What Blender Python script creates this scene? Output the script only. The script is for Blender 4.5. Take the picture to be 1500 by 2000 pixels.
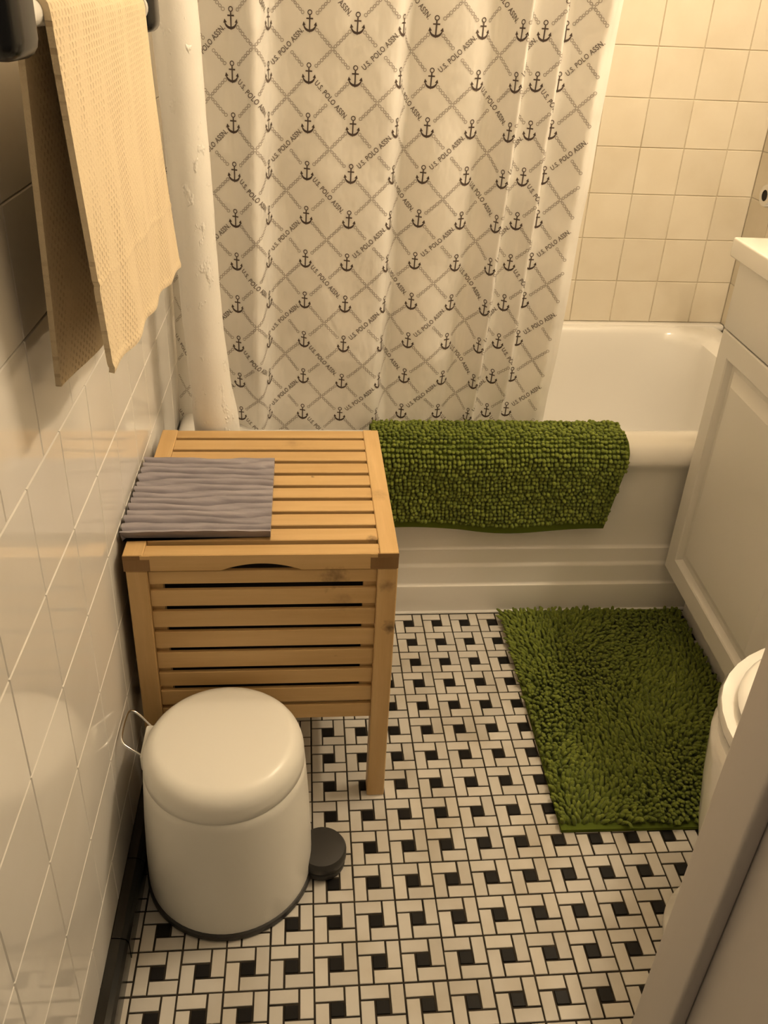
import bpy, bmesh, math, random
from mathutils import Vector, Matrix
from math import sin, cos, pi, radians, sqrt, hypot, atan2

random.seed(7)
sc = bpy.context.scene
COL = sc.collection
for o in list(bpy.data.objects):
    bpy.data.objects.remove(o)

# ------------------------------------------------------------------ camera
CAM = Vector((-0.0426, -0.8966, 1.1149))
YAW, PITCH, ROLL = radians(5.5744), radians(28.799), radians(2.6)
FPX, OX, OY = 1654.43, -17.13, -84.21
fw = Vector((sin(YAW) * cos(PITCH), cos(YAW) * cos(PITCH), -sin(PITCH)))
r0 = Vector((cos(YAW), -sin(YAW), 0.0))
u0 = r0.cross(fw)
rt = cos(ROLL) * r0 + sin(ROLL) * u0
up = -sin(ROLL) * r0 + cos(ROLL) * u0
cd = bpy.data.cameras.new('camera')
cam = bpy.data.objects.new('camera', cd)
COL.objects.link(cam)
M = Matrix((rt, up, -fw)).transposed().to_4x4()
M.translation = CAM
cam.matrix_world = M
cd.sensor_fit = 'VERTICAL'
cd.sensor_height = 36.0
cd.lens = FPX * 36.0 / 2000.0
cd.shift_x = -OX / 2000.0
cd.shift_y = OY / 2000.0
cd.clip_start = 0.02
sc.camera = cam

# ------------------------------------------------------------------ world, exposure
w = bpy.data.worlds.new('world')
sc.world = w
w.use_nodes = True
bgn = w.node_tree.nodes['Background']
bgn.inputs[0].default_value = (1.0, 0.82, 0.60, 1)
bgn.inputs[1].default_value = 0.05
sc.view_settings.view_transform = 'Standard'
sc.view_settings.look = 'None'
sc.view_settings.gamma = 1.0
sc.view_settings.use_curve_mapping = False
sc.view_settings.exposure = 0.76
LAMP_W = 8.0
LAMP_COL = (1.0, 0.805, 0.56)
LAMP_POS = (1.0, 0.22, 1.86)

# ------------------------------------------------------------------ helpers
def new_mat(name, color=(.8, .8, .8), rough=.5, spec=.5, coat=0.0, metal=0.0, sss=0.0):
    m = bpy.data.materials.new(name)
    m.use_nodes = True
    b = m.node_tree.nodes['Principled BSDF']
    b.inputs['Base Color'].default_value = (*color, 1)
    b.inputs['Roughness'].default_value = rough
    b.inputs['Specular IOR Level'].default_value = spec
    b.inputs['Coat Weight'].default_value = coat
    b.inputs['Metallic'].default_value = metal
    if coat:
        b.inputs['Coat Roughness'].default_value = 0.06
    return m

class NT:
    """short node builder on one material"""
    def __init__(s, m):
        s.m = m; s.t = m.node_tree; s.n = s.t.nodes; s.l = s.t.links
        s.b = s.n['Principled BSDF']
    def add(s, kind, **kw):
        x = s.n.new(kind)
        for k, v in kw.items():
            setattr(x, k, v)
        return x
    def link(s, a, b):
        s.l.new(a, b)
    def coord(s, which='Object', scale=(1, 1, 1), rot=(0, 0, 0)):
        tc = s.add('ShaderNodeTexCoord')
        mp = s.add('ShaderNodeMapping')
        mp.inputs['Scale'].default_value = scale
        mp.inputs['Rotation'].default_value = rot
        s.link(tc.outputs[which], mp.inputs['Vector'])
        return mp.outputs[0]
    def pos(s, scale=(1, 1, 1)):
        g = s.add('ShaderNodeNewGeometry')
        mp = s.add('ShaderNodeMapping')
        mp.inputs['Scale'].default_value = scale
        s.link(g.outputs['Position'], mp.inputs['Vector'])
        return mp.outputs[0]
    def noise(s, vec, scale=5, detail=3, rough=.5):
        x = s.add('ShaderNodeTexNoise')
        x.inputs['Scale'].default_value = scale
        x.inputs['Detail'].default_value = detail
        x.inputs['Roughness'].default_value = rough
        s.link(vec, x.inputs['Vector'])
        return x.outputs['Fac']
    def ramp(s, fac, stops):
        x = s.add('ShaderNodeValToRGB')
        e = x.color_ramp.elements
        while len(e) < len(stops):
            e.new(0.5)
        for i, (p, c) in enumerate(stops):
            e[i].position = p
            e[i].color = (*c, 1)
        s.link(fac, x.inputs[0])
        return x.outputs[0]
    def mix(s, fac, a, b, blend='MIX'):
        x = s.add('ShaderNodeMix', data_type='RGBA', blend_type=blend)
        for sock, v in ((x.inputs[0], fac), (x.inputs[6], a), (x.inputs[7], b)):
            if hasattr(v, 'links'):
                s.link(v, sock)
            elif isinstance(v, tuple):
                sock.default_value = (*v, 1)
            else:
                sock.default_value = v
        return x.outputs[2]
    def math(s, op, a, b=0.0):
        x = s.add('ShaderNodeMath', operation=op)
        for sock, v in ((x.inputs[0], a), (x.inputs[1], b)):
            if hasattr(v, 'links'):
                s.link(v, sock)
            else:
                sock.default_value = v
        return x.outputs[0]
    def bump(s, h, strength=.2, dist=.002):
        x = s.add('ShaderNodeBump')
        x.inputs['Strength'].default_value = strength
        x.inputs['Distance'].default_value = dist
        s.link(h, x.inputs['Height'])
        s.link(x.outputs[0], s.b.inputs['Normal'])
    def color(s, c):
        s.link(c, s.b.inputs['Base Color'])

def tag(o, label=None, cat=None, group=None, kind=None):
    if label: o['label'] = label
    if cat: o['category'] = cat
    if group: o['group'] = group
    if kind: o['kind'] = kind
    return o

def thing(name, label, cat, loc=(0, 0, 0), rotz=0.0, group=None):
    o = bpy.data.objects.new(name, None)
    o.empty_display_size = .05
    o.location = loc
    o.rotation_euler = (0, 0, rotz)
    COL.objects.link(o)
    return tag(o, label, cat, group)

def link(name, me, mat=None, parent=None, loc=(0, 0, 0), local=False):
    """world-space loc; a part of an unrotated parent is shifted into its space"""
    o = bpy.data.objects.new(name, me)
    if mat and not me.materials:
        me.materials.append(mat)
    if parent is not None:
        o.parent = parent
        o.location = Vector(loc) if local else Vector(loc) - origin(parent)
    else:
        o.location = loc
    COL.objects.link(o)
    return o

def origin(o):
    p = Vector((0, 0, 0))
    while o is not None:
        p += o.location
        o = o.parent
    return p

def finish(bm, smooth=None):
    me = bpy.data.meshes.new('mesh')
    bmesh.ops.recalc_face_normals(bm, faces=bm.faces)
    bm.to_mesh(me)
    bm.free()
    if smooth is not None:
        me.shade_smooth()
        if smooth < 179:
            me.set_sharp_from_angle(angle=radians(smooth))
    return me

def pymesh(vs, fs, smooth=None):
    me = bpy.data.meshes.new('mesh')
    me.from_pydata(vs, [], fs)
    me.update()
    if smooth is not None:
        me.shade_smooth()
        if smooth < 179:
            me.set_sharp_from_angle(angle=radians(smooth))
    return me

def boxmesh(sx, sy, sz, bev=0.0, seg=1, center=True):
    bm = bmesh.new()
    bmesh.ops.create_cube(bm, size=1)
    for v in bm.verts:
        v.co = Vector((v.co.x * sx, v.co.y * sy, v.co.z * sz))
    if bev:
        bmesh.ops.bevel(bm, geom=list(bm.edges), offset=bev, segments=seg, affect='EDGES', profile=.5)
    return finish(bm, 40 if (bev and seg > 1) else None)

def box(name, x, y, z, mat, parent=None, bev=0.0, seg=1, local=False):
    c = ((x[0] + x[1]) / 2, (y[0] + y[1]) / 2, (z[0] + z[1]) / 2)
    return link(name, boxmesh(x[1] - x[0], y[1] - y[0], z[1] - z[0], bev, seg), mat, parent, c, local)

def lathe(prof, n=48, cap=True, smooth=50):
    """prof: (r, z) from bottom to top, around z"""
    vs, fs, rings = [], [], []
    for r, z in prof:
        if r < 1e-6:
            rings.append([len(vs)]); vs.append((0, 0, z))
        else:
            rings.append(list(range(len(vs), len(vs) + n)))
            vs += [(r * cos(2 * pi * i / n), r * sin(2 * pi * i / n), z) for i in range(n)]
    for a, b in zip(rings, rings[1:]):
        for i in range(n):
            j = (i + 1) % n
            q = [a[i % len(a)], a[j % len(a)], b[j % len(b)], b[i % len(b)]]
            q = list(dict.fromkeys(q))
            if len(q) > 2:
                fs.append(q)
    if cap:
        if len(rings[0]) > 1: fs.append(rings[0][::-1])
        if len(rings[-1]) > 1: fs.append(rings[-1])
    return pymesh(vs, fs, smooth)

def tube(path, r, n=10, closed=False):
    vs, fs = [], []
    pts = [Vector(p) for p in path]
    m = len(pts)
    nrm = None
    for i, p in enumerate(pts):
        a = pts[(i - 1) % m] if (closed or i) else p
        b = pts[(i + 1) % m] if (closed or i < m - 1) else p
        t = (b - a).normalized()
        if nrm is None:
            nrm = t.orthogonal().normalized()
        nrm = (nrm - t * nrm.dot(t)).normalized()
        bn = t.cross(nrm)
        rr = r[i] if isinstance(r, (list, tuple)) else r
        vs += [tuple(p + rr * (cos(2 * pi * k / n) * nrm + sin(2 * pi * k / n) * bn)) for k in range(n)]
    rng = m if closed else m - 1
    for i in range(rng):
        j = (i + 1) % m
        for k in range(n):
            l = (k + 1) % n
            fs.append((i * n + k, i * n + l, j * n + l, j * n + k))
    if not closed:
        fs.append(tuple(range(n))[::-1])
        fs.append(tuple((m - 1) * n + k for k in range(n)))
    return pymesh(vs, fs, 60)

def smoothpath(ctrl, sub=8, closed=False):
    P = [Vector(p) for p in ctrl]
    out = []
    n = len(P)
    for i in range(n if closed else n - 1):
        if closed:
            a, b, c, d = P[(i - 1) % n], P[i], P[(i + 1) % n], P[(i + 2) % n]
        else:
            a, b, c, d = P[max(i - 1, 0)], P[i], P[i + 1], P[min(i + 2, n - 1)]
        for k in range(sub):
            t = k / sub
            out.append(.5 * ((2 * b) + (c - a) * t + (2 * a - 5 * b + 4 * c - d) * t * t + (3 * b - a - 3 * c + d) * t ** 3))
    if not closed:
        out.append(P[-1])
    return out

def pix(p):
    d = Vector(p) - CAM
    z = d.dot(fw)
    return 750 + OX + FPX * d.dot(rt) / z, 1000 + OY - FPX * d.dot(up) / z

# ------------------------------------------------------------------ materials
def tile_mat(name, base, vary=.06, rough=.12, spec=.5, bumpy=.06):
    m = new_mat(name, base, rough, spec)
    t = NT(m)
    oi = t.add('ShaderNodeObjectInfo')
    g = t.add('ShaderNodeNewGeometry')
    f = t.math('FRACT', t.math('ADD', oi.outputs['Random'], g.outputs['Random Per Island']))
    dark = tuple(c * (1 - vary * 2) for c in base)
    c = t.mix(f, dark, base)
    n = t.noise(t.pos((1, 1, 1)), 9, 4)
    stain = t.ramp(n, [(.42, (1, 1, 1)), (.75, (1 - vary * 2.2, 1 - vary * 2.6, 1 - vary * 3.4))])
    t.color(t.mix(1.0, c, stain, 'MULTIPLY'))
    if bumpy:
        t.bump(t.noise(t.pos((1, 1, 1)), 14, 1), bumpy, .01)
    return m

M_floor_w = tile_mat('floor_tile_white', (.68, .65, .60), .09, .34, .4, 0)
M_floor_b = tile_mat('floor_tile_black', (.012, .011, .011), .2, .40, .18, 0)
M_wall_w = tile_mat('wall_tile_white', (.80, .775, .73), .02, .07, .85, .012)
M_wall_c = tile_mat('wall_tile_cream', (.82, .75, .62), .035, .16, .5, .05)
M_base_b = tile_mat('base_tile_black', (.012, .012, .011), .2, .22, .5, .05)
M_grout_dark = new_mat('grout_dark', (.045, .038, .03), .9, .1)
t = NT(M_grout_dark)
t.color(t.ramp(t.noise(t.pos(), 30, 4), [(.3, (.022, .019, .015)), (.75, (.065, .052, .038))]))
M_grout_left = new_mat('grout_left', (.66, .62, .55), .7, .2)
t = NT(M_grout_left)
t.color(t.ramp(t.noise(t.pos(), 5, 3), [(.40, (.74, .70, .64)), (.60, (.46, .41, .34))]))
M_grout_back = new_mat('grout_back', (.45, .37, .25), .8, .2)
t = NT(M_grout_back)
t.color(t.ramp(t.noise(t.pos(), 8, 4), [(.42, (.76, .69, .55)), (.70, (.46, .38, .26))]))
M_plaster = new_mat('painted_plaster', (.80, .76, .68), .6, .3)
M_paint = new_mat('white_paint', (.78, .76, .73), .35, .4)
t = NT(M_paint)
t.bump(t.noise(t.pos((1, 1, .25)), 30, 3), .12, .004)
M_casing = new_mat('casing_paint', (.62, .58, .55), .4, .4)
t = NT(M_casing)
t.bump(t.noise(t.pos((1, 1, .2)), 40, 3), .15, .004)
M_tub = new_mat('tub_enamel', (.86, .84, .80), .16, .5, .4)
M_ceramic = new_mat('ceramic_white', (.86, .84, .80), .10, .5, .3)
M_counter = new_mat('counter_white', (.90, .88, .83), .15, .5, .3)
M_dark_gap = new_mat('dark_gap', (.03, .025, .02), .8, .2)
M_bin = new_mat('bin_enamel', (.86, .84, .78), .30, .45)
M_rubber = new_mat('black_rubber', (.035, .033, .031), .5, .4)
M_chrome = new_mat('chrome', (.75, .75, .75), .18, .5, 0, 1.0)
M_blackglaze = new_mat('black_glaze', (.012, .012, .012), .25, .5)
M_bar = new_mat('bar_white', (.80, .78, .74), .3, .5)
M_pipe = new_mat('pipe_paint', (.80, .78, .74), .38, .45)
t = NT(M_pipe)
v = t.noise(t.pos((1, 1, .6)), 55, 3, .6)
h = t.ramp(v, [(.60, (0, 0, 0)), (.72, (1, 1, 1))])
t.bump(t.mix(.18, h, t.noise(t.pos(), 120, 2)), .45, .006)

KNOTS = [((-.0005, .036, .4275), .024, .45), ((.012, .036, .385), .020, .22), ((.052, .072, .471), .010, .6),
         ((.079, .036, .345), .013, .65), ((.004, .036, .29), .006, .75), ((-.028, .245, .471), .004, .7),
         ((.070, .19, .471), .018, .18), ((.072, .036, .417), .012, .35), ((-.06, .36, .471), .02, .15)]
def wood(name, axis, tint=(1, 1, 1)):
    m = new_mat(name, (.6, .4, .2), .42, .35)
    t = NT(m)
    s = [16, 16, 16]; s[axis] = 1.6
    v = t.pos(tuple(s))
    oi = t.add('ShaderNodeObjectInfo')
    va = t.add('ShaderNodeVectorMath', operation='ADD')
    t.link(v, va.inputs[0]); t.link(t.math('MULTIPLY', oi.outputs['Random'], 40.0), va.inputs[1])
    n1 = t.noise(va.outputs[0], 2.2, 5, .6)
    a = tuple(x * y for x, y in zip((.60, .385, .165), tint)); b = tuple(x * y for x, y in zip((.76, .525, .255), tint))
    c = t.ramp(n1, [(.3, a), (.7, b)])
    s2 = [130, 130, 130]; s2[axis] = 5
    fine = t.noise(t.pos(tuple(s2)), 3, 3)
    c = t.mix(t.math('MULTIPLY', fine, .22), c, tuple(x * .6 for x in a))
    c = t.mix(t.math('MULTIPLY', oi.outputs['Random'], .28), c, tuple(x * .8 for x in a))
    g = t.add('ShaderNodeNewGeometry')
    wob = t.noise(t.pos((1, 1, 1)), 120, 4)
    for p, r, k in KNOTS:
        vm = t.add('ShaderNodeVectorMath', operation='DISTANCE')
        t.link(g.outputs['Position'], vm.inputs[0]); vm.inputs[1].default_value = p
        d = t.math('ADD', t.math('DIVIDE', vm.outputs['Value'], r), t.math('MULTIPLY', t.math('SUBTRACT', wob, .5), 1.6))
        f = t.math('MULTIPLY', t.math('MAXIMUM', t.math('SUBTRACT', 1.0, d), 0.0), k * 1.6)
        c = t.mix(t.math('MINIMUM', f, 1.0), c, (.13, .075, .035))
    t.color(c)
    t.bump(fine, .06, .002)
    return m
M_wood_x, M_wood_y, M_wood_z = wood('birch_x', 0), wood('birch_y', 1), wood('birch_z', 2)
M_wood_end = wood('birch_end_grain', 2, (.40, .34, .30))

def chenille(name, dark, lite):
    m = new_mat(name, lite, .85, .2)
    t = NT(m)
    g = t.add('ShaderNodeNewGeometry')
    big = t.noise(t.pos(), 9, 2)
    f = t.math('ADD', t.math('MULTIPLY', g.outputs['Random Per Island'], .7), t.math('MULTIPLY', big, .4))
    t.color(t.mix(f, dark, lite))
    t.b.inputs['Sheen Weight'].default_value = .1
    t.bump(t.noise(t.pos(), 900, 2), .4, .002)
    return m
M_green = chenille('chenille_green', (.085, .118, .014), (.200, .245, .036))
M_backing = new_mat('mat_backing', (.10, .135, .018), .9, .1)

# ------------------------------------------------------------------ room shell
WL, WR, YB, YT = -.290, 1.090, 1.235, .500      # left wall, right wall, back wall, tub apron
CEIL = 2.35
YN = -1.30
def struct(o):
    o['kind'] = 'structure'
    return o

S = .058
fl = struct(box('floor', (WL - .02, WR), (YN, YB), (-.05, -.0016), M_grout_dark))
struct(box('ceiling', (WL - .05, WR + .05), (YN, YB + .05), (CEIL, CEIL + .04), M_plaster))
wl = struct(box('wall_left', (WL - .06, WL - .0022), (YN, YB + .05), (-.05, CEIL), M_grout_left))
wb = struct(box('wall_back', (WL - .05, WR + .06), (YB + .0022, YB + .06), (-.05, CEIL), M_grout_back))
wr = struct(box('wall_right', (WR + .0022, WR + .06), (-.60, YB + .05), (-.05, CEIL), M_plaster))
struct(box('wall_front', (.322, WR + .06), (-.60, -.475), (-.05, CEIL), M_plaster))

def piece_mesh(sx, sy, h, ch):
    """flat tile seen from +z, base at -h, chamfered top; 20 triangles"""
    x, y = sx / 2, sy / 2
    vs = []
    for zz, d in ((-h, 0), (-ch, 0), (0, ch)):
        vs += [(-x + d, -y + d, zz), (x - d, -y + d, zz), (x - d, y - d, zz), (-x + d, y - d, zz)]
    fs = []
    for a in (0, 4):
        for i in range(4):
            j = (i + 1) % 4
            fs.append((a + i, a + j, a + 4 + j, a + 4 + i))
    fs.append((8, 9, 10, 11))
    return vs, fs

# pinwheel floor: each 3 x 3 block has one black square and four white bars around it
u = S / 3
JW = .0025
pv = {'h': piece_mesh(2 * u - JW, u - JW, .004, .0005), 'v': piece_mesh(u - JW, 2 * u - JW, .004, .0005), 'b': piece_mesh(u - JW, u - JW, .004, .0005)}
pm = {k: pymesh(*v) for k, v in pv.items()}
for k in 'hv': pm[k].materials.append(M_floor_w)
pm['b'].materials.append(M_floor_b)
white = []
black = []
for r in range(-9, 15):
    for c in range(-5, 18):
        cx, cy = c * S, -r * S
        if cy > YT + .02 or cx > .92: continue
        jit = lambda: random.uniform(-.00025, .00025)
        black.append((cx + jit(), cy + jit()))
        for k, dx, dy in (('h', -.5 * u, u), ('v', u, .5 * u), ('h', .5 * u, -u), ('v', -u, -.5 * u)):
            white.append((k, cx + dx + jit(), cy + dy + jit()))
def seen(x, y):
    px, py = pix((x, y, 0))
    if not (-5 < px < 1505 and -5 < py < 2010): return False
    if 275 < px < 605 and 1340 < py < 1830: return False          # behind the bin
    if px < 752 and py < 1405: return False                       # behind the hamper
    if x > .36 and y > -.05: return False                         # under the rug
    if px > 1232 + (2000 - py) * .36: return False
    return y < YT
vis_w = sorted([w_ for w_ in white if seen(w_[1], w_[2])], key=lambda q: q[2])
single = set(id(q) for q in vis_w[:300])
vis_b = sorted([q for q in black if seen(*q)], key=lambda q: q[1])
single_b = set(id(q) for q in vis_b[:300])
def joined(items, keyf, name, mat):
    vs, fs = [], []
    for it in items:
        k, x, y = keyf(it)
        v0 = len(vs)
        V, F = pv[k]
        vs += [(a + x, b + y, c) for a, b, c in V]
        fs += [tuple(v0 + i for i in f) for f in F]
    o = link(name, pymesh(vs, fs), mat, fl)
    o['kind'] = 'stuff'
for q in white:
    if id(q) in single:
        link('white_tile', pm[q[0]], None, fl, (q[1], q[2], random.uniform(-.0002, .0002)))
joined([q for q in white if id(q) not in single], lambda q: q, 'white_tiles', M_floor_w)
for q in black:
    if id(q) in single_b:
        link('black_tile', pm['b'], None, fl, (q[0], q[1], random.uniform(-.0002, .0002)))
joined([q for q in black if id(q) not in single_b], lambda q: ('b', q[0], q[1]), 'black_tiles', M_floor_b)

# wall tiles
def wall_tiles(parent, mat, to_world, u_range, z_lo, z_hi, pu, pz, uo, zo, jw, half=lambda k: False, tilt=.0012):
    cache = {}
    k0 = math.floor((z_lo - zo) / pz)
    k = k0
    while zo + k * pz < z_hi - 1e-4:
        za, zb = max(zo + k * pz, z_lo), min(zo + (k + 1) * pz, z_hi)
        off = uo + (pu / 2 if half(k) else 0)
        i = math.floor((u_range[0] - off) / pu)
        while off + i * pu < u_range[1] - 1e-4:
            ua, ub = max(off + i * pu, u_range[0]), min(off + (i + 1) * pu, u_range[1])
            if ub - ua > .008 and zb - za > .008:
                key = (round(ub - ua, 4), round(zb - za, 4))
                if key not in cache:
                    V, F = piece_mesh(ub - ua - jw, zb - za - jw, .005, .0011)
                    cache[key] = pymesh(V, F)
                    cache[key].materials.append(mat)
                o = link('wall_tile', cache[key], None, parent)
                mw = to_world((ua + ub) / 2, (za + zb) / 2)
                rx = Matrix.Rotation(random.gauss(0, tilt), 4, 'X') @ Matrix.Rotation(random.gauss(0, tilt), 4, 'Y')
                o.matrix_basis = Matrix.Translation(-origin(parent)) @ mw @ rx
            i += 1
        k += 1
def left_frame(y, z):   # tile plane facing +x: local x -> y, local y -> z
    return Matrix(((0, 0, 1, WL), (1, 0, 0, y), (0, 1, 0, z), (0, 0, 0, 1)))
def back_frame(x, z):   # facing -y: local x -> x, local y -> z
    return Matrix(((1, 0, 0, x), (0, 0, -1, YB), (0, 1, 0, z), (0, 0, 0, 1)))
def right_frame(y, z):  # facing -x: local x -> -y
    return Matrix(((0, 0, -1, WR), (-1, 0, 0, y), (0, 1, 0, z), (0, 0, 0, 1)))
wall_tiles(wl, M_wall_w, left_frame, (-.92, YB), .046, 1.55, .1175, .1185, -.335, .1275, .0011, lambda k: k < 0 or k >= 5, tilt=.0005)
wall_tiles(wb, M_wall_c, back_frame, (WL, WR), .385, 1.60, .110, .1105, .889, .500, .0017, tilt=.0012)
wall_tiles(wr, M_wall_c, right_frame, (YT, YB), .385, 1.60, .110, .1105, YB, .500, .0017)

# black base tiles along the left wall
bl = struct(box('baseboard_left', (WL - .002, WL + .017), (YN, YT - .002), (-.002, .040), M_dark_gap))
L = .1175
prof = [(.0, -.0016), (.0215, -.0016), (.0215, .034), (.0185, .041), (.012, .0445), (.0, .0455)]
def extr_y(prof, ln):
    n = len(prof)
    vs = [(x, -ln / 2, z) for x, z in prof] + [(x, ln / 2, z) for x, z in prof]
    fs = [(i, (i + 1) % n, n + (i + 1) % n, n + i) for i in range(n)] + [tuple(range(n))[::-1], tuple(range(n, 2 * n))]
    return pymesh(vs, fs)
bt = extr_y(prof, L - .0016)
bt.materials.append(M_base_b)
for i in range(-5, 7):
    y = -.27 + i * L
    if y + L / 2 < YT - .01:
        link('base_tile', bt, None, bl, (WL + random.uniform(-.0006, .0006), y, 0))

# door jamb in the foreground, right
tj = struct(box('trim_1', (.2985, .322), (-.62, -.452), (0, CEIL - .2), M_casing, bev=.002))
box('door_stop', (.2835, .2985), (-.502, -.450), (0, CEIL - .22), M_casing, tj, bev=.004, seg=3)
box('casing_board', (.310, .40), (-.64, -.60), (0, CEIL - .15), M_casing, tj, bev=.004, seg=2)

tj.rotation_euler.y = .0153
tj.location.x += .0075

# ------------------------------------------------------------------ vanity lamp on the right wall (above the frame)
vl = thing('vanity_light', 'warm wall lamp with three round bulbs above the white vanity', 'lamp', (WR, LAMP_POS[1], LAMP_POS[2]))
box('back_plate', (WR - .022, WR), (LAMP_POS[1] - .24, LAMP_POS[1] + .24), (LAMP_POS[2] - .05, LAMP_POS[2] + .05), M_chrome, vl, .006, 2)
for i in (-1, 0, 1):
    ld = bpy.data.lights.new('bulb', 'POINT')
    ld.energy = LAMP_W
    ld.color = LAMP_COL
    ld.shadow_soft_size = .045
    lo = bpy.data.objects.new('bulb', ld)
    lo.parent = vl
    lo.location = (LAMP_POS[0] - WR, i * .16, 0)
    COL.objects.link(lo)
    sk = lathe([(.0, 0), (.020, 0), (.020, .03), (.014, .032), (0, .032)], 16)
    so = link('socket', sk, M_chrome, vl, (WR - .022, LAMP_POS[1] + i * .16, LAMP_POS[2]))
    so.rotation_euler = (0, -pi / 2, 0)

# ------------------------------------------------------------------ bathtub
def rrect(x0, x1, y0, y1, r, nc=8, ns=14):
    r = max(r, .0005)
    pts = []
    cs = ((x1 - r, y0 + r, -pi / 2), (x1 - r, y1 - r, 0), (x0 + r, y1 - r, pi / 2), (x0 + r, y0 + r, pi))
    for i, (cx, cy, a0) in enumerate(cs):
        arc = [(cx + r * cos(a0 + pi / 2 * k / nc), cy + r * sin(a0 + pi / 2 * k / nc)) for k in range(nc + 1)]
        pts += arc
        nx = cs[(i + 1) % 4]
        q = (nx[0] + r * cos(nx[2]), nx[1] + r * sin(nx[2]))
        p = arc[-1]
        pts += [(p[0] + (q[0] - p[0]) * k / ns, p[1] + (q[1] - p[1]) * k / ns) for k in range(1, ns)]
    return pts
tub_prof = [(.000, .0005, .002), (.000, .061, .002), (.001, .0655, .002), (.005, .0685, .002), (.0065, .072, .002),
            (.0065, .107, .002), (.0075, .1115, .002), (.011, .1145, .002), (.0125, .118, .002), (.0125, .143, .002),
            (.0135, .1475, .002), (.018, .1505, .002), (.0195, .155, .002), (.0195, .20, .002), (.018, .30, .002), (.014, .326, .002), (.007, .338, .002), (.002, .346, .002)]
R = .034
for k in range(0, 10):
    a = pi / 2 * k / 9
    tub_prof.append((R - R * cos(a), .352 + R * sin(a) * 1.05, .002 + .012 * k / 9))
tub_prof += [(.050, .3885, .03), (.066, .3885, .05), (.078, .3870, .07), (.086, .3825, .08), (.092, .374, .09), (.098, .355, .10),
             (.108, .28, .12), (.119, .19, .13), (.132, .125, .14), (.155, .088, .14), (.19, .070, .13), (.25, .062, .10)]
vs, fs = [], []
nl = None
for d, z, r in tub_prof:
    dd = d if d > .05 else d
    e = 1.0 if d < .07 else 1.0
    x0, x1, y0, y1 = WL + .002 + d * (1 if d < .09 else 1.15), WR - .002 - d * (1 if d < .09 else 1.1), YT + d, YB - .001 - d * (.55 if d > .034 else .55)
    lp = rrect(x0, x1, y0, y1, r)
    nl = len(lp)
    vs += [(x, y, z) for x, y in lp]
for i in range(len(tub_prof) - 1):
    for k in range(nl):
        l = (k + 1) % nl
        fs.append((i * nl + k, i * nl + l, (i + 1) * nl + l, (i + 1) * nl + k))
fs.append(tuple((len(tub_prof) - 1) * nl + k for k in range(nl)))
tub = thing('bathtub', 'white enamel bathtub with a rolled rim and stepped apron', 'bathtub', (.4, YT, 0))
link('basin', pymesh(vs, fs, 40), M_tub, tub)

caulk = struct(box('trim_2', (WL + .02, WR - .002), (YT - .006, YT + .002), (-.0016, .0035), M_paint, bev=.0015))
struct(box('trim_3', (WL + .002, WR - .002), (YB - .030, YB - .0005), (.376, .3915), M_tub, bev=.005, seg=2))
# chrome control on the plumbing wall
ft = thing('tub_faucet_handle', 'round chrome tub control with dark end on the tiled wall', 'faucet', (WR, .9526, .778))
q = lathe([(0, 0), (.036, 0), (.036, .006), (.026, .012), (.012, .016), (.012, .065), (.020, .070), (.0245, .078), (.0255, .114), (.022, .121), (.012, .121), (.012, .117), (0, .117)], 28)
fo = link('handle', q, M_chrome, ft, (WR, .9526, .778)); fo.rotation_euler = (0, -pi / 2, 0)
q = lathe([(0, 0), (.0118, 0), (.0118, .003), (0, .004)], 20)
fo = link('end_cap', q, M_dark_gap, ft, (WR - .1165, .9526, .778)); fo.rotation_euler = (0, -pi / 2, 0)

# ------------------------------------------------------------------ riser pipe behind the hamper
ctrl = [(-.165, .0), (-.168, .36), (-.190, .40), (-.1915, .46), (-.1985, .54), (-.2055, .65), (-.2105, .83), (-.2185, 1.09), (-.235, 1.7), (-.25, CEIL)]
rad = [.038, .039, .039, .0385, .0345, .0318, .0322, .0328, .033, .033]
ctrl[0] = (-.190, 0); ctrl[1] = (-.190, .36)
def interp(tbl, z, idx):
    for (a, b), (va, vb) in zip(zip(ctrl, ctrl[1:]), zip(tbl, tbl[1:])):
        if a[1] <= z <= b[1]:
            f = (z - a[1]) / (b[1] - a[1])
            f = f * f * (3 - 2 * f) if idx else f
            return va + (vb - va) * f
    return tbl[-1]
zs = [CEIL * i / 120 for i in range(121)]
pts = [(interp([c[0] for c in ctrl], z, 0), .450, z) for z in zs]
rr = [interp(rad, z, 1) * (1 + .012 * sin(z * 31) + .008 * sin(z * 77 + 1)) for z in zs]
tag(link('riser_pipe', tube(pts, rr, 40), M_pipe), 'thick white painted riser pipe in the corner beside the curtain', 'pipe')

# ------------------------------------------------------------------ shower curtain
ZT, ZB = 1.93, .30
ctl = [(-.285, .640), (-.255, .612), (-.215, .600), (-.178, .588), (-.155, .584), (-.128, .571), (-.112, .575), (-.103, .594), (-.094, .612), (-.070, .614), (-.0345, .601),
       (.0, .592), (.0328, .587), (.070, .579), (.098, .577), (.112, .585), (.120, .604), (.131, .616), (.147, .607), (.180, .594), (.2115, .590), (.242, .596), (.263, .608),
       (.280, .603), (.297, .583), (.308, .571), (.314, .580), (.317, .602), (.330, .610), (.350, .600), (.368, .585), (.374, .592), (.376, .615), (.395, .618), (.420, .602), (.438, .588), (.452, .590), (.463, .596)]
dense = smoothpath([(x, y, 0) for x, y in ctl], 40)
arc = [0.0]
for a, b in zip(dense, dense[1:]):
    arc.append(arc[-1] + (b - a).length)
UL = arc[-1]
u_anchor = min(range(len(dense)), key=lambda i: abs(dense[i].x + .0345))
U0 = arc[u_anchor]
import bisect
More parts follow.
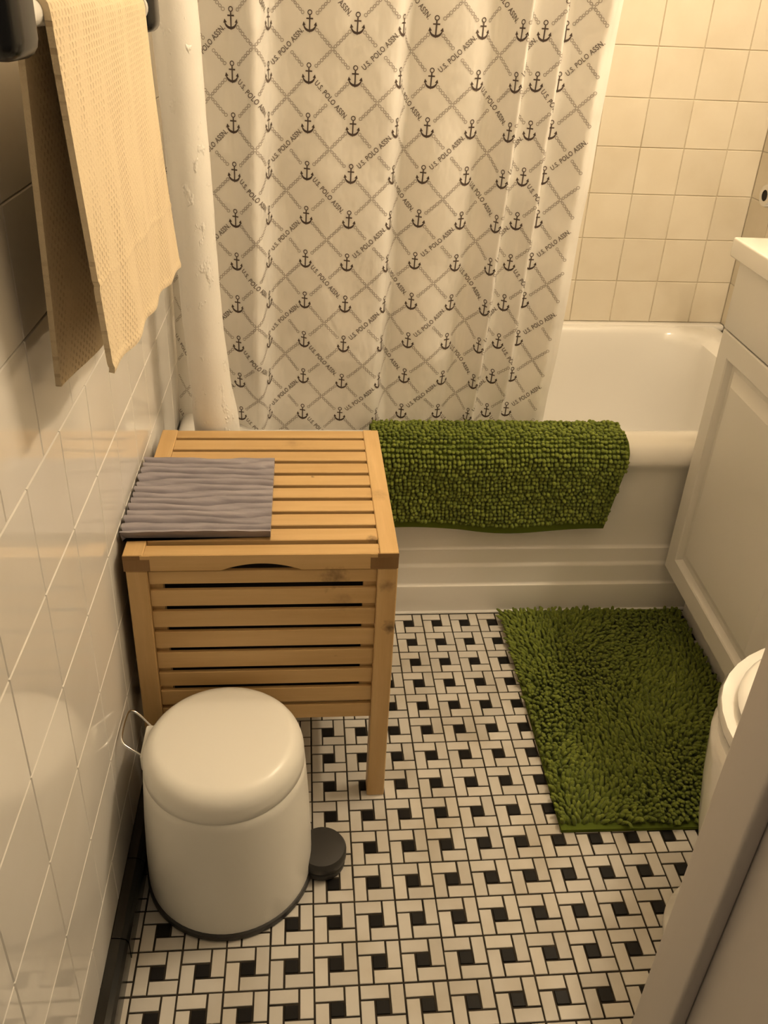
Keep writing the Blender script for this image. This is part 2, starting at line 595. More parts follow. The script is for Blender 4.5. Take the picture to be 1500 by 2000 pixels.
def path(uv):
    uv = min(max(uv, 0), UL - 1e-6)
    i = min(max(bisect.bisect_right(arc, uv) - 1, 0), len(dense) - 2)
    f = (uv - arc[i]) / (arc[i + 1] - arc[i])
    return dense[i].lerp(dense[i + 1], f)
def cur(uv, z):
    p = path(uv)
    k = .020 + .040 * p.x
    x = p.x + (z - .85) * k
    lowz = max(0.0, min(1.0, (z - .36) / .16))
    amp = (1.45 + .25 * sin(z * 3.1 + p.x * 7)) * (.45 + .55 * lowz)
    y = .596 + (p.y - .596) * amp + .004 * sin(z * 5.2 + uv * 9) + .0022 * sin(z * 23 + uv * 31) + .0015 * sin(uv * 60 - z * 37)
    y += .030 + .012 * (1 - lowz)
    return Vector((x, y, z))
NU, NZ = 520, 150
vs, fs = [], []
for j in range(NZ + 1):
    z = ZB + (ZT - ZB) * j / NZ
    for i in range(NU + 1):
        vs.append(cur(UL * i / NU, z))
for j in range(NZ):
    for i in range(NU):
        a = j * (NU + 1) + i
        fs.append((a, a + 1, a + NU + 2, a + NU + 1))
M_cur = bpy.data.materials.new('curtain_fabric')
M_cur.use_nodes = True
t = NT(M_cur)
t.b.inputs['Base Color'].default_value = (.86, .84, .81, 1)
t.b.inputs['Roughness'].default_value = .42
t.b.inputs['Specular IOR Level'].default_value = .35
wv = t.noise(t.pos((1.7, 1, 1.0)), 11, 3, .5)
t.bump(wv, .45, .02)
tr = t.add('ShaderNodeBsdfTranslucent'); tr.inputs[0].default_value = (.86, .84, .80, 1)
ms = t.add('ShaderNodeMixShader'); ms.inputs[0].default_value = .28
t.link(t.b.outputs[0], ms.inputs[1]); t.link(tr.outputs[0], ms.inputs[2])
t.link(ms.outputs[0], t.n['Material Output'].inputs[0])
sh = thing('shower_curtain', 'white shower curtain printed with anchors, chains and small lettering', 'curtain', (.1, .62, ZB))
link('curtain_panel', pymesh(vs, fs, 180), M_cur, sh)

def on_cloth(uv, z, off=.0009):
    e = .0015
    p = cur(uv, z)
    n = (cur(uv + e, z) - cur(uv - e, z)).cross(cur(uv, z + e) - cur(uv, z - e)).normalized()
    if n.y > 0 and False: n = -n
    return p + n * off
def printed(name, polys, mat):
    """polys: list of (verts2d, faces) in cloth space"""
    vs, fs = [], []
    for V, F in polys:
        v0 = len(vs)
        vs += [on_cloth(a, b) for a, b in V]
        fs += [tuple(v0 + i for i in f) for f in F]
    o = link(name, pymesh(vs, fs), mat, sh)
    o['kind'] = 'stuff'
    return o
def ring2d(cx, cy, r, wd, n=10, sx=1.0, rot=0.0):
    V, F = [], []
    for k in range(n):
        a = 2 * pi * k / n
        for q in (r - wd, r):
            X, Y = q * cos(a) * sx, q * sin(a)
            V.append((cx + X * cos(rot) - Y * sin(rot), cy + X * sin(rot) + Y * cos(rot)))
    for k in range(n):
        l = (k + 1) % n
        F.append((2 * k, 2 * k + 1, 2 * l + 1, 2 * l))
    return V, F
def poly2d(P, cx, cy):
    return [(cx + a, cy + b) for a, b in P], [tuple(range(len(P)))]
def anchor2d(cx, cy):
    out = [ring2d(cx, cy + .0125, .0040, .0015, 18)]
    out.append(poly2d([(-.0011, .0085), (-.0011, -.0125), (.0011, -.0125), (.0011, .0085)], cx, cy))
    out.append(poly2d([(-.0056, .0048), (-.0056, .0026), (.0056, .0026), (.0056, .0048)], cx, cy))
    V, F = [], []
    n = 10
    for k in range(n + 1):
        a = pi + .25 + (pi - .5) * k / n
        wv_ = .0008 + .0011 * sin(pi * k / n)
        for q in (.0102 - wv_, .0102 + wv_):
            V.append((cx + q * cos(a), cy - .0035 + q * sin(a)))
    for k in range(n):
        F.append((2 * k, 2 * k + 1, 2 * k + 3, 2 * k + 2))
    out.append((V, F))
    for s in (-1, 1):
        out.append(poly2d([(s * .0122, -.0068), (s * .0104, -.0008), (s * .0066, -.0058)][::s], cx, cy))
    out.append(poly2d([(-.0022, -.0128), (0, -.0168), (.0022, -.0128)], cx, cy))
    return out
CU, CZ, ZR = .0762, .0762, .4755
fc = bpy.data.curves.new('lettering', 'FONT')
fc.body = 'U.S. POLO ASSN.'
fc.size = .0118
fc.space_character = 1.06
fc.align_x = 'CENTER'; fc.align_y = 'CENTER'
fc.resolution_u = 3
fc.offset = .00022
fo = bpy.data.objects.new('lettering_source', fc)
COL.objects.link(fo)
dg = bpy.context.evaluated_depsgraph_get()
tm = fo.evaluated_get(dg).to_mesh()
TV = [(v.co.x, v.co.y) for v in tm.vertices]
TF = [tuple(p.vertices) for p in tm.polygons]
fo.evaluated_get(dg).to_mesh_clear()
bpy.data.objects.remove(fo)
tw = max(x for x, y in TV) - min(x for x, y in TV)
TS = .074 / tw
TV = [(x * TS, y) for x, y in TV]
anchors, chains, words = [], [], []
i0, i1 = math.ceil((0 - U0) / CU), math.floor((UL - U0) / CU)
k1 = math.floor((ZT - ZR) / CZ)
inside = lambda a, b: .002 < a < UL - .002 and ZB + .004 < b < ZT - .004
def add_ok(lst, item):
    if all(inside(a, b) for a, b in item[0]):
        lst.append(item)
for i in range(i0 - 1, i1 + 1):
    for k in range(-3, k1 + 1):
        cu, cz = U0 + i * CU, ZR + k * CZ
        its = anchor2d(cu, cz)
        if all(inside(a, b) for V, _ in its for a, b in V):
            anchors += its
        mid = (cu + CU / 2, cz + CZ / 2)
        text = (i + k) % 2 == 0
        tdir = -1 if i % 2 == 0 else 1          # which diagonal carries the words
        for d in (-1, 1):
            ang = d * pi / 4
            if text and d == tdir:
                V = [(mid[0] + x * cos(ang) - y * sin(ang), mid[1] + x * sin(ang) + y * cos(ang)) for x, y in TV]
                if all(inside(a, b) for a, b in V):
                    words.append((V, TF))
            else:
                n = 6
                for q in range(-n, n + 1):
                    s = q * .0061
                    if text and abs(q) < 2: continue
                    if not text and d == 1 and q == 0: continue
                    small = q % 2
                    add_ok(chains, ring2d(mid[0] + s * cos(ang), mid[1] + s * sin(ang), .0029 if not small else .0024, .0009, 12, 1.2 if small else 1.0, ang))
M_ink = new_mat('print_dark', (.085, .06, .05), .5, .3)
M_ink2 = new_mat('print_grey', (.33, .285, .26), .5, .3)
M_ink3 = new_mat('print_letters', (.17, .14, .125), .5, .3)
printed('anchor_print', anchors, M_ink)
printed('chain_print', chains, M_ink2)
printed('lettering_print', words, M_ink3)
rod = tube([(WL, .62, ZT + .012), (WR, .62, ZT + .012)], .0125, 16)
tag(link('curtain_rod', rod, M_chrome), 'straight chrome rod carrying the shower curtain', 'curtain rod')

# ------------------------------------------------------------------ chenille mats
def noodle_field(surface, nu, nv, length, radius, lean, seed, jit=.35):
    """surface(a,b) -> point, normal, downhill dir ; a,b in 0..1"""
    rnd = random.Random(seed)
    vs, fs = [], []
    ns = 5
    for j in range(nv):
        for i in range(nu):
            a = (i + .5 + rnd.uniform(-jit, jit) + .25 * sin(j * .9)) / nu
            b = (j + .5 + rnd.uniform(-jit, jit)) / nv
            if not (0 < a < 1 and 0 < b < 1): continue
            p, n, tdir = surface(a, b)
            ld = (tdir + Vector((rnd.gauss(0, .4), rnd.gauss(0, .4), rnd.gauss(0, .3))))
            ld = ld - n * ld.dot(n)
            ll = lean * rnd.uniform(.7, 1.15)
            ln = length * rnd.uniform(.8, 1.2)
            rr_ = radius * rnd.uniform(.85, 1.15)
            x = n.orthogonal().normalized()
            y = n.cross(x)
            v0 = len(vs)
            for h, rs in ((0, .85), (.45, 1.0), (.80, 1.0), (.96, .70)):
                c = p + n * (ln * h * (1 - .25 * ll * h)) + ld * (ln * ll * h * h)
                for k in range(ns):
                    an = 2 * pi * k / ns + i
                    vs.append(c + (x * cos(an) + y * sin(an)) * rr_ * rs)
            c = p + n * (ln * 1.04 * (1 - .25 * ll)) + ld * (ln * ll * 1.04)
            vs.append(c)
            for l in range(3):
                for k in range(ns):
                    m_ = (k + 1) % ns
                    fs.append((v0 + l * ns + k, v0 + l * ns + m_, v0 + (l + 1) * ns + m_, v0 + (l + 1) * ns + k))
            for k in range(ns):
                fs.append((v0 + 3 * ns + k, v0 + 3 * ns + (k + 1) % ns, v0 + 4 * ns))
    return pymesh(vs, fs, 180)

# mat hung over the rim
sec = smoothpath([(0, .4945, .212), (0, .4950, .26), (0, .4945, .32), (0, .4945, .350), (0, .498, .372), (0, .510, .387), (0, .530, .3945), (0, .560, .3950), (0, .580, .3935), (0, .593, .386), (0, .600, .370), (0, .606, .33), (0, .612, .29)], 8)
sl = [0]
for a, b in zip(sec, sec[1:]): sl.append(sl[-1] + (b - a).length)
def sec_at(b):
    s = b * sl[-1]
    i = min(max(bisect.bisect_right(sl, s) - 1, 0), len(sec) - 2)
    f = (s - sl[i]) / (sl[i + 1] - sl[i])
    p = sec[i].lerp(sec[i + 1], f)
    tn = (sec[i + 1] - sec[i]).normalized()
    return p, Vector((0, -tn.z, tn.y)), tn
XA, XB = .088, .556
def mat_surf(a, b):
    p, n, tn = sec_at(b)
    edge = .026 * min(b * 2.2, 1.0)
    x = XA + (XB - XA + edge - .012 * sin(b * 9) * 0) * a
    bend = .004 * sin(a * 9 + b * 4) * (1 - b) + .006 * (1 - min(1, b * 4)) * sin(a * 5 + 1)
    return Vector((x, p.y - abs(bend) * .5, p.z + (bend if b < .5 else 0))), n, -tn
vs, fs = [], []
na, nb = 40, 70
for side in (0, 1):
    for j in range(nb + 1):
        for i in range(na + 1):
            p, n, _ = mat_surf(i / na, j / nb)
            vs.append(p + n * (.0045 if side else .001))
nn = (na + 1) * (nb + 1)
for j in range(nb):
    for i in range(na):
        a = j * (na + 1) + i
        fs.append((a + nn, a + 1 + nn, a + na + 2 + nn, a + na + 1 + nn))
        fs.append((a, a + na + 1, a + na + 2, a + 1))
for i in range(na):
    fs.append((i, i + 1, i + 1 + nn, i + nn))
    q = nb * (na + 1)
    fs.append((q + i, q + i + nn, q + i + 1 + nn, q + i + 1))
for j in range(nb):
    a, b = j * (na + 1), (j + 1) * (na + 1)
    fs.append((a, a + nn, b + nn, b)); fs.append((a + na, b + na, b + na + nn, a + na + nn))
mt = thing('bath_mat', 'green chenille bath mat draped over the rim of the tub', 'mat', (.33, .49, .21))
link('backing', pymesh(vs, fs, 60), M_backing, mt)
def pile_surf(a, b):
    return mat_surf(.004 + .992 * a, .045 + .945 * b)
o = link('pile', noodle_field(pile_surf, 60, 44, .0125, .0042, .20, 3, .14), M_green, mt)
o['kind'] = 'stuff'

# rug on the floor
C4 = [Vector((.355, -.046, 0)), Vector((.724, -.052, 0)), Vector((.752, .490, 0)), Vector((.370, .490, 0))]
def rug_pt(a, b):
    return (C4[0] * (1 - a) + C4[1] * a) * (1 - b) + (C4[3] * (1 - a) + C4[2] * a) * b
def rug_surf(a, b):
    p = rug_pt(.006 + .988 * a, .016 + .968 * b)
    e = Vector((0, 0, 0))
    e.x = -.9 * max(0, 1 - a * 9) + .9 * max(0, (a - .9) * 9)
    e.y = -.35 * max(0, 1 - b * 12) + .6 * max(0, (b - .93) * 12)
    e.x += .5 * sin(a * 7 + b * 5); e.y += .6 * cos(a * 6 - b * 8)
    n = Vector((e.x * .25, e.y * .25, 1)).normalized()
    return Vector((p.x, p.y, .004)), n, e
vs = [tuple(c + Vector((0, 0, .0005))) for c in C4] + [tuple(c + Vector((0, 0, .0065))) for c in C4]
fs = [(0, 3, 2, 1), (4, 5, 6, 7)] + [(i, (i + 1) % 4, 4 + (i + 1) % 4, 4 + i) for i in range(4)]
rg = thing('bath_rug', 'green shaggy chenille rug lying on the tiled floor before the vanity', 'rug', (.56, .22, 0))
link('backing', pymesh(vs, fs), M_backing, rg)
o = link('pile', noodle_field(rug_surf, 56, 76, .0170, .0036, .45, 5, .40), M_green, rg)
o['kind'] = 'stuff'

# ------------------------------------------------------------------ laundry hamper
HX0, HX1, HY0, HY1, HZ = -.278, .086, .036, .407, .471
hp = thing('laundry_hamper', 'light birch slatted laundry hamper standing against the white tiled wall', 'hamper', ((HX0 + HX1) / 2, (HY0 + HY1) / 2, 0))
LW = .0275
LZ = HZ - .026
for (lx, ly) in ((HX0 + .002, HY0 + .001), (HX1 - LW, HY0 + .001), (HX0 + .002, HY1 - .001 - LW), (HX1 - LW, HY1 - .001 - LW)):
    box('leg', (lx, lx + LW), (ly, ly + LW), (0, LZ), M_wood_z, hp, .0015)
gaps = [(.4115, .4200), (.3757, .3827), (.3397, .3461), (.3027, .3092), (.2655, .2722), (.2312, .2381), (.1969, .2020)]
edges = [LZ] + [e for hi_lo in gaps for e in (hi_lo[1], hi_lo[0])] + [.1685]
slz = [(edges[2 * i + 1], edges[2 * i]) for i in range(8)]
x0, x1 = HX0 + .002 + LW, HX1 - LW
y0, y1 = HY0 + .001 + LW, HY1 - .001 - LW
for a, b in slz:
    box('front_slat', (x0, x1), (HY0 + .006, HY0 + .0125), (a, b - (.0022 if b < .43 else .004)), M_wood_x, hp, .0008)
    box('back_slat', (x0, x1), (HY1 - .019, HY1 - .007), (a, b), M_wood_x, hp, .001)
    box('side_slat', (HX1 - .019, HX1 - .007), (y0, y1), (a, b), M_wood_y, hp, .001)
    box('side_slat', (HX0 + .009, HX0 + .021), (y0, y1), (a, b), M_wood_y, hp, .001)
for xx in (x0 - .004, x1 - .018):
    box('batten', (xx, xx + .021), (HY0 + .0128, HY0 + .025), (.17, LZ), M_wood_z, hp)
box('floor_board', (HX0 + .022, HX1 - .02), (HY0 + .034, HY1 - .02), (.169, .176), M_wood_x, hp)
M_gap_shade = new_mat('gap_shade', (.028, .024, .022), .9, .1)
box('gap_shade_block', (HX0 + .026, HX1 - .026), (HY0 + .042, HY1 - .03), (.177, .425), M_gap_shade, hp, .012, 3)  # added near-black block, paints in the interior shade behind the slat gaps
# lid: two stiles, ten slats, a front fascia with a cut-out grip and two end-grain blocks
SW = .0262
for xx in (HX0, HX1 - SW):
    box('lid_stile', (xx, xx + SW), (HY0, HY1), (HZ - .018, HZ), M_wood_y, hp, .0012)
pitch = (.4032 - .0323) / 9.87
slat = boxmesh(HX1 - HX0 - 2 * SW, .0308, .014, .0012)
slat.materials.append(M_wood_x)
ylist = [(.3791, .4065), (.3372, .3715), (.2982, .3300), (.2590, .2899), (.2205, .2511), (.1833, .2130), (.1451, .1756), (.1079, .1384), (.0700, .1005), (.0362, .0615)]
for a, b in ylist:
    box('lid_slat', (HX0 + SW, HX1 - SW), (a + .0006, b - .0010), (HZ - .0095, HZ - .0006), M_wood_x, hp, .0011)
# fascia with arch
fx0, fx1 = HX0 + .0345, HX1 - .038
ft_, fb_ = HZ - .0012, HZ - .0252
acx, aw, ah = -.098, .0535, .0105
out = [(fx0, fb_)]
for k in range(17):
    s = -1 + 2 * k / 16
    out.append((acx + aw * s, fb_ + ah * (1 - s * s)))
out += [(fx1, fb_), (fx1, ft_), (fx0, ft_)]
cols = [p for p in out[:-2]]
bm = bmesh.new()
gr = [[[bm.verts.new((x, yy, zz)) for zz in (z, ft_)] for x, z in cols] for yy in (HY0 + .0003, HY0 + .007)]
for i in range(len(cols) - 1):
    f0, f1, b0_, b1_ = gr[0][i], gr[0][i + 1], gr[1][i], gr[1][i + 1]
    bm.faces.new((f0[0], f1[0], f1[1], f0[1]))
    bm.faces.new((b0_[0], b0_[1], b1_[1], b1_[0]))
    bm.faces.new((f0[0], b0_[0], b1_[0], f1[0]))
    bm.faces.new((f0[1], f1[1], b1_[1], b0_[1]))
for e in (0, -1):
    bm.faces.new((gr[0][e][0], gr[0][e][1], gr[1][e][1], gr[1][e][0]))
link('lid_fascia', finish(bm), M_wood_x, hp)
for xa, xb, xc in ((HX0, HX0 + .0345, HX0 + .0225), (HX1 - .038, HX1, HX1 - .0285)):
    lo_, hi_ = HZ - .0255, HZ - .0012
    o = box('end_grain_block', (xa, xb), (HY0 - .0004, HY0 + .014), (lo_, HZ - .0065), M_wood_end, hp, .0006)
    o['label'] = 'darker end grain corner block'
    a2, b2 = (xa, xc) if xa == HX0 else (xc, xb)
    box('end_grain_block', (a2, b2), (HY0 - .0004, HY0 + .014), (HZ - .0065, HZ - .0008), M_wood_end, hp, 0)
    a3, b3 = (xc, xb) if xa == HX0 else (xa, xc)
    box('corner_tongue', (a3, b3), (HY0 - .0002, HY0 + .012), (HZ - .0066, HZ - .0012), M_wood_x, hp, 0)

# ------------------------------------------------------------------ grey ridged mat on the hamper
gx0, gx1, gy0, gy1 = -.2865, -.0865, .068, .279
nx, ny = 60, 200
def ridge(x, y):
    e_ = min(1.0, max(0.0, (y - gy0 - .004) / .018))
    s = .42 + (y - gy0) / .0172 + e_ * (.20 * sin(x * 26 + y * 47) + .10 * sin(x * 61 + y * 83 + 1.3))
    f = s - math.floor(s)
    prof_ = (1 - abs(2 * f - 1) ** 3.4) * (.72 + .28 * sin(1.9 * math.floor(s) + x * 9) ** 2)
    return .0075 + .0088 * prof_ + .0003 * sin(x * 160 + y * 330)
vs, fs = [], []
zb = HZ + .0004
for j in range(ny + 1):
    y = gy0 + (gy1 - gy0) * j / ny
    for i in range(nx + 1):
        x = gx0 + (gx1 - gx0) * i / nx
        h_ = ridge(x, y)
        if i == 0: x += .0045 * (1 - (h_ - .0075) / .0088)
        vs.append((x, y, zb + h_))
for j in range(ny):
    for i in range(nx):
        a = j * (nx + 1) + i
        fs.append((a, a + 1, a + nx + 2, a + nx + 1))
border = [i for i in range(nx + 1)] + [j * (nx + 1) + nx for j in range(1, ny + 1)] + [ny * (nx + 1) + i for i in range(nx - 1, -1, -1)] + [j * (nx + 1) for j in range(ny - 1, 0, -1)]
b0 = len(vs)
vs += [(vs[i][0] + (.003 if vs[i][0] < gx0 + .01 else 0), vs[i][1] + (.009 if vs[i][1] < gy0 + .001 else 0), zb) for i in border]
for k in range(len(border)):
    l = (k + 1) % len(border)
    fs.append((border[k], b0 + k, b0 + l, border[l]))
fs.append(tuple(range(b0, b0 + len(border)))[::-1])
M_grey = new_mat('grey_foam', (.27, .235, .235), .26, .55)
t = NT(M_grey)
t.color(t.ramp(t.noise(t.pos((1, 6, 1)), 14, 4), [(.3, (.26, .24, .275)), (.7, (.38, .35, .385))]))
t.bump(t.noise(t.pos((1, 6, 1)), 40, 3), .3, .003)
tag(link('ridged_mat', pymesh(vs, fs, 30), M_grey), 'grey purple ridged mat lying on top of the wooden hamper', 'mat')

# ------------------------------------------------------------------ pedal bin
BX, BY = -.1475, -.0765
bn = thing('pedal_bin', 'round cream white pedal bin with black base in front of the hamper', 'trash can', (BX, BY, 0))
link('base_ring', lathe([(0, .0008), (.1165, .0008), (.119, .003), (.119, .011), (.116, .0135), (0, .0135)], 64), M_rubber, bn, (BX, BY, 0))
link('body', lathe([(.1160, .0125), (.1165, .020), (.1155, .07), (.1130, .13), (.1085, .20), (.1072, .2165), (.1060, .2180), (.09, .2180)], 72, False), M_bin, bn, (BX, BY, 0))
lidp = [(.09, .2182), (.1060, .2182), (.1070, .2192), (.1062, .2290)]
for k in range(1, 10):
    a_ = pi / 2 * k / 9
    lidp.append((.0832 + .0228 * cos(a_), .2320 + .0275 * sin(a_)))
lidp += [(.060, .2608), (.03, .2618), (0, .2621)]
link('lid', lathe(lidp, 72, False), M_bin, bn, (BX, BY, 0))
# pedal, to the right of the bin
pc = (-.0155, -.079, .0)
pd = link('pedal', lathe([(0, .0150), (.033, .0150), (.0355, .018), (.0355, .030), (.033, .0345), (.022, .0365), (0, .037)], 40), M_rubber, bn, pc)
link('pedal_foot', lathe([(0, .0006), (.031, .0006), (.034, .004), (.034, .0125), (.031, .0152), (0, .0152)], 40), M_rubber, bn, pc)
box('pedal_arm', (-.075, -.03), (pc[1] - .012, pc[1] + .012), (.004, .014), M_rubber, bn)
# wire bail and its mount on the left side
ha = [(-.2455, -.030, .226), (-.268, -.012, .236), (-.2795, -.010, .243), (-.2835, -.022, .247), (-.2835, -.055, .249), (-.2800, -.071, .246), (-.268, -.076, .238), (-.2495, -.078, .223)]
link('wire_handle', tube(smoothpath(ha, 6), .0017, 8), M_chrome, bn)
mm = box('handle_mount', (-.258, -.243), (-.083, -.026), (.205, .232), M_bin, bn, .003, 2)
mm.rotation_euler = (0, 0, .0)

# ------------------------------------------------------------------ toilet (right foreground)
TY = -.240
tl = thing('toilet', 'white ceramic toilet with closed lid beside the vanity', 'toilet', (.78, TY, 0))
def oval(xf, xb, hw, z, n=48, p=2.2):
    """front tip xf, back xb: egg outline pointing to -x"""
    xm = xf + (xb - xf) * .50
    pts = []
    for k in range(n):
        a = 2 * pi * k / n
        c, s = cos(a), sin(a)
        ex = (abs(c) ** (2 / p)) * (1 if c > 0 else -1)
        ey = (abs(s) ** (2 / p)) * (1 if s > 0 else -1)
        x = xm + ((xb - xm) if ex > 0 else (xm - xf)) * ex
        pts.append((x, TY + hw * ey, z))
    return pts
def loft(loops, cap0=True, cap1=True, smooth=50):
    n = len(loops[0])
    vs = [p for l in loops for p in l]
    fs = []
    for i in range(len(loops) - 1):
        for k in range(n):
            l = (k + 1) % n
            fs.append((i * n + k, i * n + l, (i + 1) * n + l, (i + 1) * n + k))
    if cap0: fs.append(tuple(range(n))[::-1])
    if cap1: fs.append(tuple((len(loops) - 1) * n + k for k in range(n)))
    return pymesh(vs, fs, smooth)
link('bowl', loft([oval(.452, .98, .122, .0008, p=2.6), oval(.452, .98, .122, .016, p=2.6), oval(.460, .98, .112, .024, p=2.6), oval(.456, .98, .102, .04, p=2.5), oval(.455, .98, .100, .12), oval(.454, .98, .102, .19),
                   oval(.447, .97, .124, .235), oval(.441, .96, .150, .30), oval(.4395, .95, .164, .345), oval(.4395, .94, .167, .360), oval(.445, .94, .163, .368), oval(.465, .93, .147, .369)]), M_ceramic, tl)
link('seat', loft([oval(.458, .92, .178, .3705), oval(.449, .92, .185, .375), oval(.446, .92, .188, .383), oval(.449, .92, .185, .391), oval(.460, .92, .175, .3945), oval(.52, .9, .12, .395)]), M_ceramic, tl)
link('lid', loft([oval(.476, .915, .150, .3955), oval(.465, .915, .160, .3985), oval(.462, .915, .163, .406), oval(.467, .91, .158, .4125), oval(.485, .905, .142, .4165), oval(.53, .89, .10, .4175)]), M_ceramic, tl)
box('tank', (.91, 1.085), (TY - .20, TY + .20), (.37, .72), M_ceramic, tl, .025, 4)
box('tank_lid', (.90, 1.087), (TY - .21, TY + .21), (.721, .755), M_ceramic, tl, .012, 3)

# ------------------------------------------------------------------ vanity: local frame, x into the cabinet, y along the front toward the camera
VO = Vector((.701, .488, 0))
VA = radians(-3.4)
vn = thing('vanity_cabinet', 'white vanity cabinet with a raised panel door and drawer front', 'cabinet', VO, VA)
# local axes: +x to the right wall, -y toward the camera
VW, VD = .44, .345
M_van = new_mat('vanity_paint', (.76, .74, .70), .33, .45)
box('carcass', (.019, VD), (-VW + .004, -.002), (.100, .7565), M_van, vn, .001, local=True)
box('toe_kick', (.062, VD), (-VW + .004, -.004), (.0005, .1), M_van, vn, local=True)
box('drawer_front', (0, .018), (-VW, 0), (.6365, .755), M_van, vn, .002, 2, local=True)
def panel_door(y0, y1, z0, z1, name):
    """raised panel: frame, sloping inner edge, field with a bevelled border"""
    fw_ = .040
    loops = []
    def rect(d, x): return [(x, y0 + d, z0 + d), (x, y1 - d, z0 + d), (x, y1 - d, z1 - d), (x, y0 + d, z1 - d)]
    steps = [(0, .018), (0, .002), (.002, 0), (fw_, 0), (fw_ + .003, .002), (fw_ + .009, .011), (fw_ + .018, .0115), (fw_ + .036, .003), (fw_ + .039, .0015)]
    loops = [rect(d, x) for d, x in steps]
    return loft(loops, True, True, None)
dr = link('door', panel_door(-VW, 0, .122, .6335, 'door'), M_van, vn, local=True)
kb = lathe([(0, 0), (.006, 0), (.006, .012), (.013, .016), (.015, .021), (.011, .027), (0, .028)], 20)
for zz, par in ((.695, None), (.55, dr)):
    k_ = link('knob', kb, M_chrome, vn, (0, -.40 if zz < .6 else -VW / 2 - .1, zz), local=True)
    k_.rotation_euler = (0, -pi / 2, 0)
    if par is not None:
        k_.parent = par
ct = thing('vanity_countertop', 'glossy white vanity countertop on the white cabinet', 'countertop', VO + Vector((0, 0, .757)), VA)
box('slab', (-.012, VD + .02), (-VW - .012, .021), (.0, .033), M_counter, ct, .004, 3, local=True)

# ------------------------------------------------------------------ towel bar and towel
TBX, TBZ = -.230, 1.100
tb = thing('towel_bar', 'white towel bar between black ceramic posts on the tiled wall', 'towel bar', (WL, .05, TBZ))
link('bar', tube([(TBX, -.29, TBZ), (TBX, .232, TBZ)], .0095, 20), M_bar, tb)
for yy in (-.293, .236):
    box('post', (WL, TBX + .020), (yy - .026, yy + .026), (TBZ - .026, TBZ + .032), M_blackglaze, tb, .012, 4)
    box('wall_plate', (WL - .001, WL + .008), (yy - .036, yy + .036), (TBZ - .035, TBZ + .042), M_bar, tb, .003, 2)
    c_ = link('collar', lathe([(.0096, 0), (.0145, 0), (.0145, .012), (.0096, .014)], 24, False), M_bar, tb, (TBX, yy + (.027 if yy < 0 else -.041), TBZ))
    c_.rotation_euler = (-pi / 2, 0, 0)
tw_ = thing('hand_towel', 'cream cotton towel hanging over the white bar', 'towel', (TBX, .06, .78))
M_towel = new_mat('towel_cotton', (.86, .70, .46), .9, .15)
t = NT(M_towel)
def band(angle, period, dist=0.0):
    w_ = t.add('ShaderNodeTexWave', wave_type='BANDS', bands_direction='Y', wave_profile='SIN')
    w_.inputs['Scale'].default_value = 1.0
    w_.inputs['Distortion'].default_value = dist
    m_ = t.add('ShaderNodeMapping')
    m_.vector_type = 'TEXTURE'
    m_.inputs['Rotation'].default_value = (radians(angle), 0, 0)
    m_.inputs['Scale'].default_value = (period * 3.18,) * 3
    t.link(t.pos(), m_.inputs['Vector']); t.link(m_.outputs[0], w_.inputs['Vector'])
    return w_.outputs['Fac']
dash = t.math('MULTIPLY', band(52, .0062, .6), band(-25, .0085, .6))
dash = t.math('MINIMUM', t.math('MULTIPLY', t.math('MAXIMUM', t.math('SUBTRACT', dash, .38), 0.0), 3.5), 1.0)
nz = t.noise(t.pos((1, 1.6, .45)), 15, 3)
msk = t.ramp(nz, [(.42, (.10, .10, .10)), (.60, (1, 1, 1))])
pit = t.math('MULTIPLY', dash, msk)
fuzz = t.noise(t.pos(), 500, 2)
t.bump(t.math('SUBTRACT', t.math('MULTIPLY', fuzz, .35), pit), .5, .004)
t.color(t.mix(t.math('MULTIPLY', pit, .55), t.mix(nz, (.79, .66, .455), (.74, .60, .40)), (.44, .31, .17)))
t.b.inputs['Sheen Weight'].default_value = .2
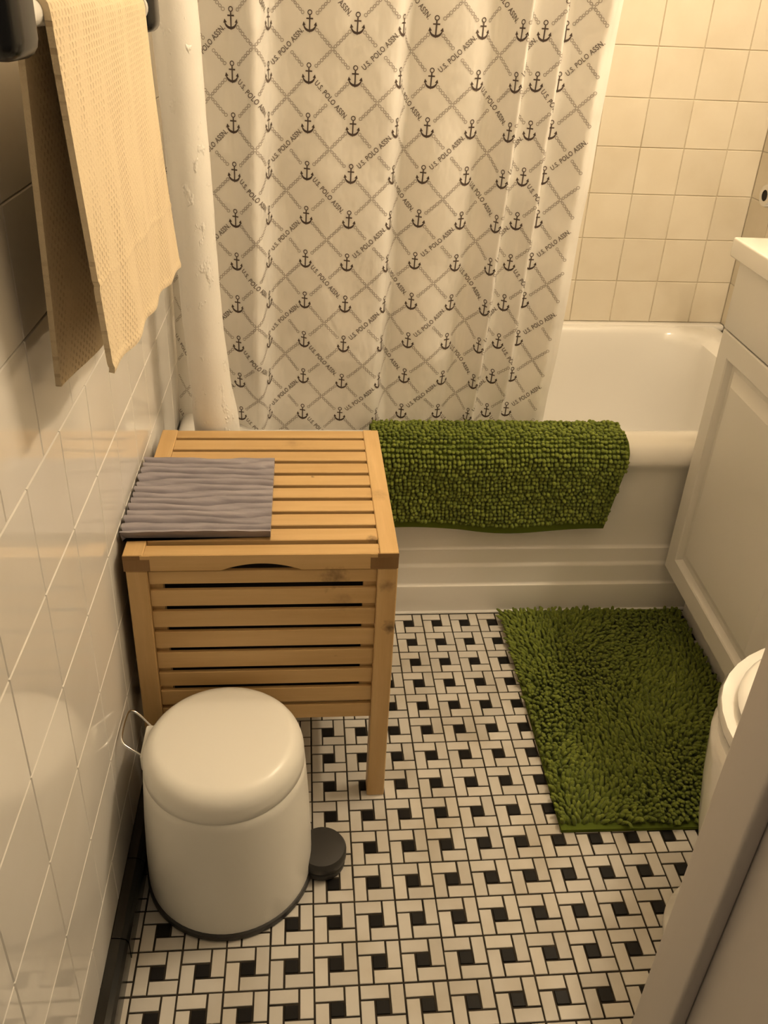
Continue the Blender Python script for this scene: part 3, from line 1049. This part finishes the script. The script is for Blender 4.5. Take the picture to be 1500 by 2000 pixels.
def towel_sheet(front, n1=70, n2=120, thick=.005):
    """sheet from the bar down; returns mesh with thickness"""
    grid = []
    for j in range(n2 + 1):
        row = []
        b = j / n2
        for i in range(n1 + 1):
            a = i / n1
            if front:
                ya, yb = -.218 + .036 * b, .186 + .104 * b ** 1.4
                y = ya + (yb - ya) * a
                hem = .818 - .038 * a + .002 * sin(a * 21)
                x = TBX + .012 + .004 * b + .003 * b * sin(a * 6.0 + .3) + .0015 * b * sin(a * 23 + b * 2) + .0009 * math.exp(-((b - .71) / .008) ** 2) + .0012 * math.exp(-((b - .985) / .012) ** 2)
            else:
                ya, yb = -.205 + .045 * b, .186
                y = ya + (yb - ya) * a
                hem = .795 - .02 * a
                x = TBX - .0125 - .018 * b - .006 * b * sin(a * 7 + 2)
            x = max(x, WL + .006)
            z = TBZ + (hem - TBZ) * b
            row.append(Vector((x, y, z)))
        grid.append(row)
    if front:   # carry over the top of the bar to the back
        for k in range(1, 9):
            an = pi * k / 8
            grid.insert(0, [Vector((TBX + .0122 * cos(an), grid[-1][0].y * 0 + p.y, TBZ + .0122 * sin(an))) for p in grid[0][:]] if False else
                        [Vector((TBX + .0122 * cos(an), -.218 + .404 * i / n1, TBZ + .0122 * sin(an))) for i in range(n1 + 1)])
    rows, cols = len(grid), n1 + 1
    V = []
    for s in (0, 1):
        for r_ in range(rows):
            for c_ in range(cols):
                a = grid[max(r_ - 1, 0)][c_]; b = grid[min(r_ + 1, rows - 1)][c_]
                l = grid[r_][max(c_ - 1, 0)]; m = grid[r_][min(c_ + 1, cols - 1)]
                nrm = (b - a).cross(m - l).normalized()
                V.append(grid[r_][c_] + nrm * (thick * (s - .5)))
    N = rows * cols
    F = []
    for r_ in range(rows - 1):
        for c_ in range(cols - 1):
            q = r_ * cols + c_
            F.append((q, q + 1, q + cols + 1, q + cols)); F.append((q + N, q + cols + N, q + cols + 1 + N, q + 1 + N))
    for c_ in range(cols - 1):
        e = (rows - 1) * cols
        F.append((c_, c_ + N, c_ + 1 + N, c_ + 1)); F.append((e + c_, e + c_ + 1, e + c_ + 1 + N, e + c_ + N))
    for r_ in range(rows - 1):
        q, q2 = r_ * cols, (r_ + 1) * cols
        F.append((q, q2, q2 + N, q + N)); F.append((q + cols - 1, q + cols - 1 + N, q2 + cols - 1 + N, q2 + cols - 1))
    bm = bmesh.new()
    bvs = [bm.verts.new(v) for v in V]
    for f in F: bm.faces.new([bvs[i] for i in f])
    return finish(bm, 60)
link('front_fall', towel_sheet(True), M_towel, tw_)
link('back_fall', towel_sheet(False), M_towel, tw_)
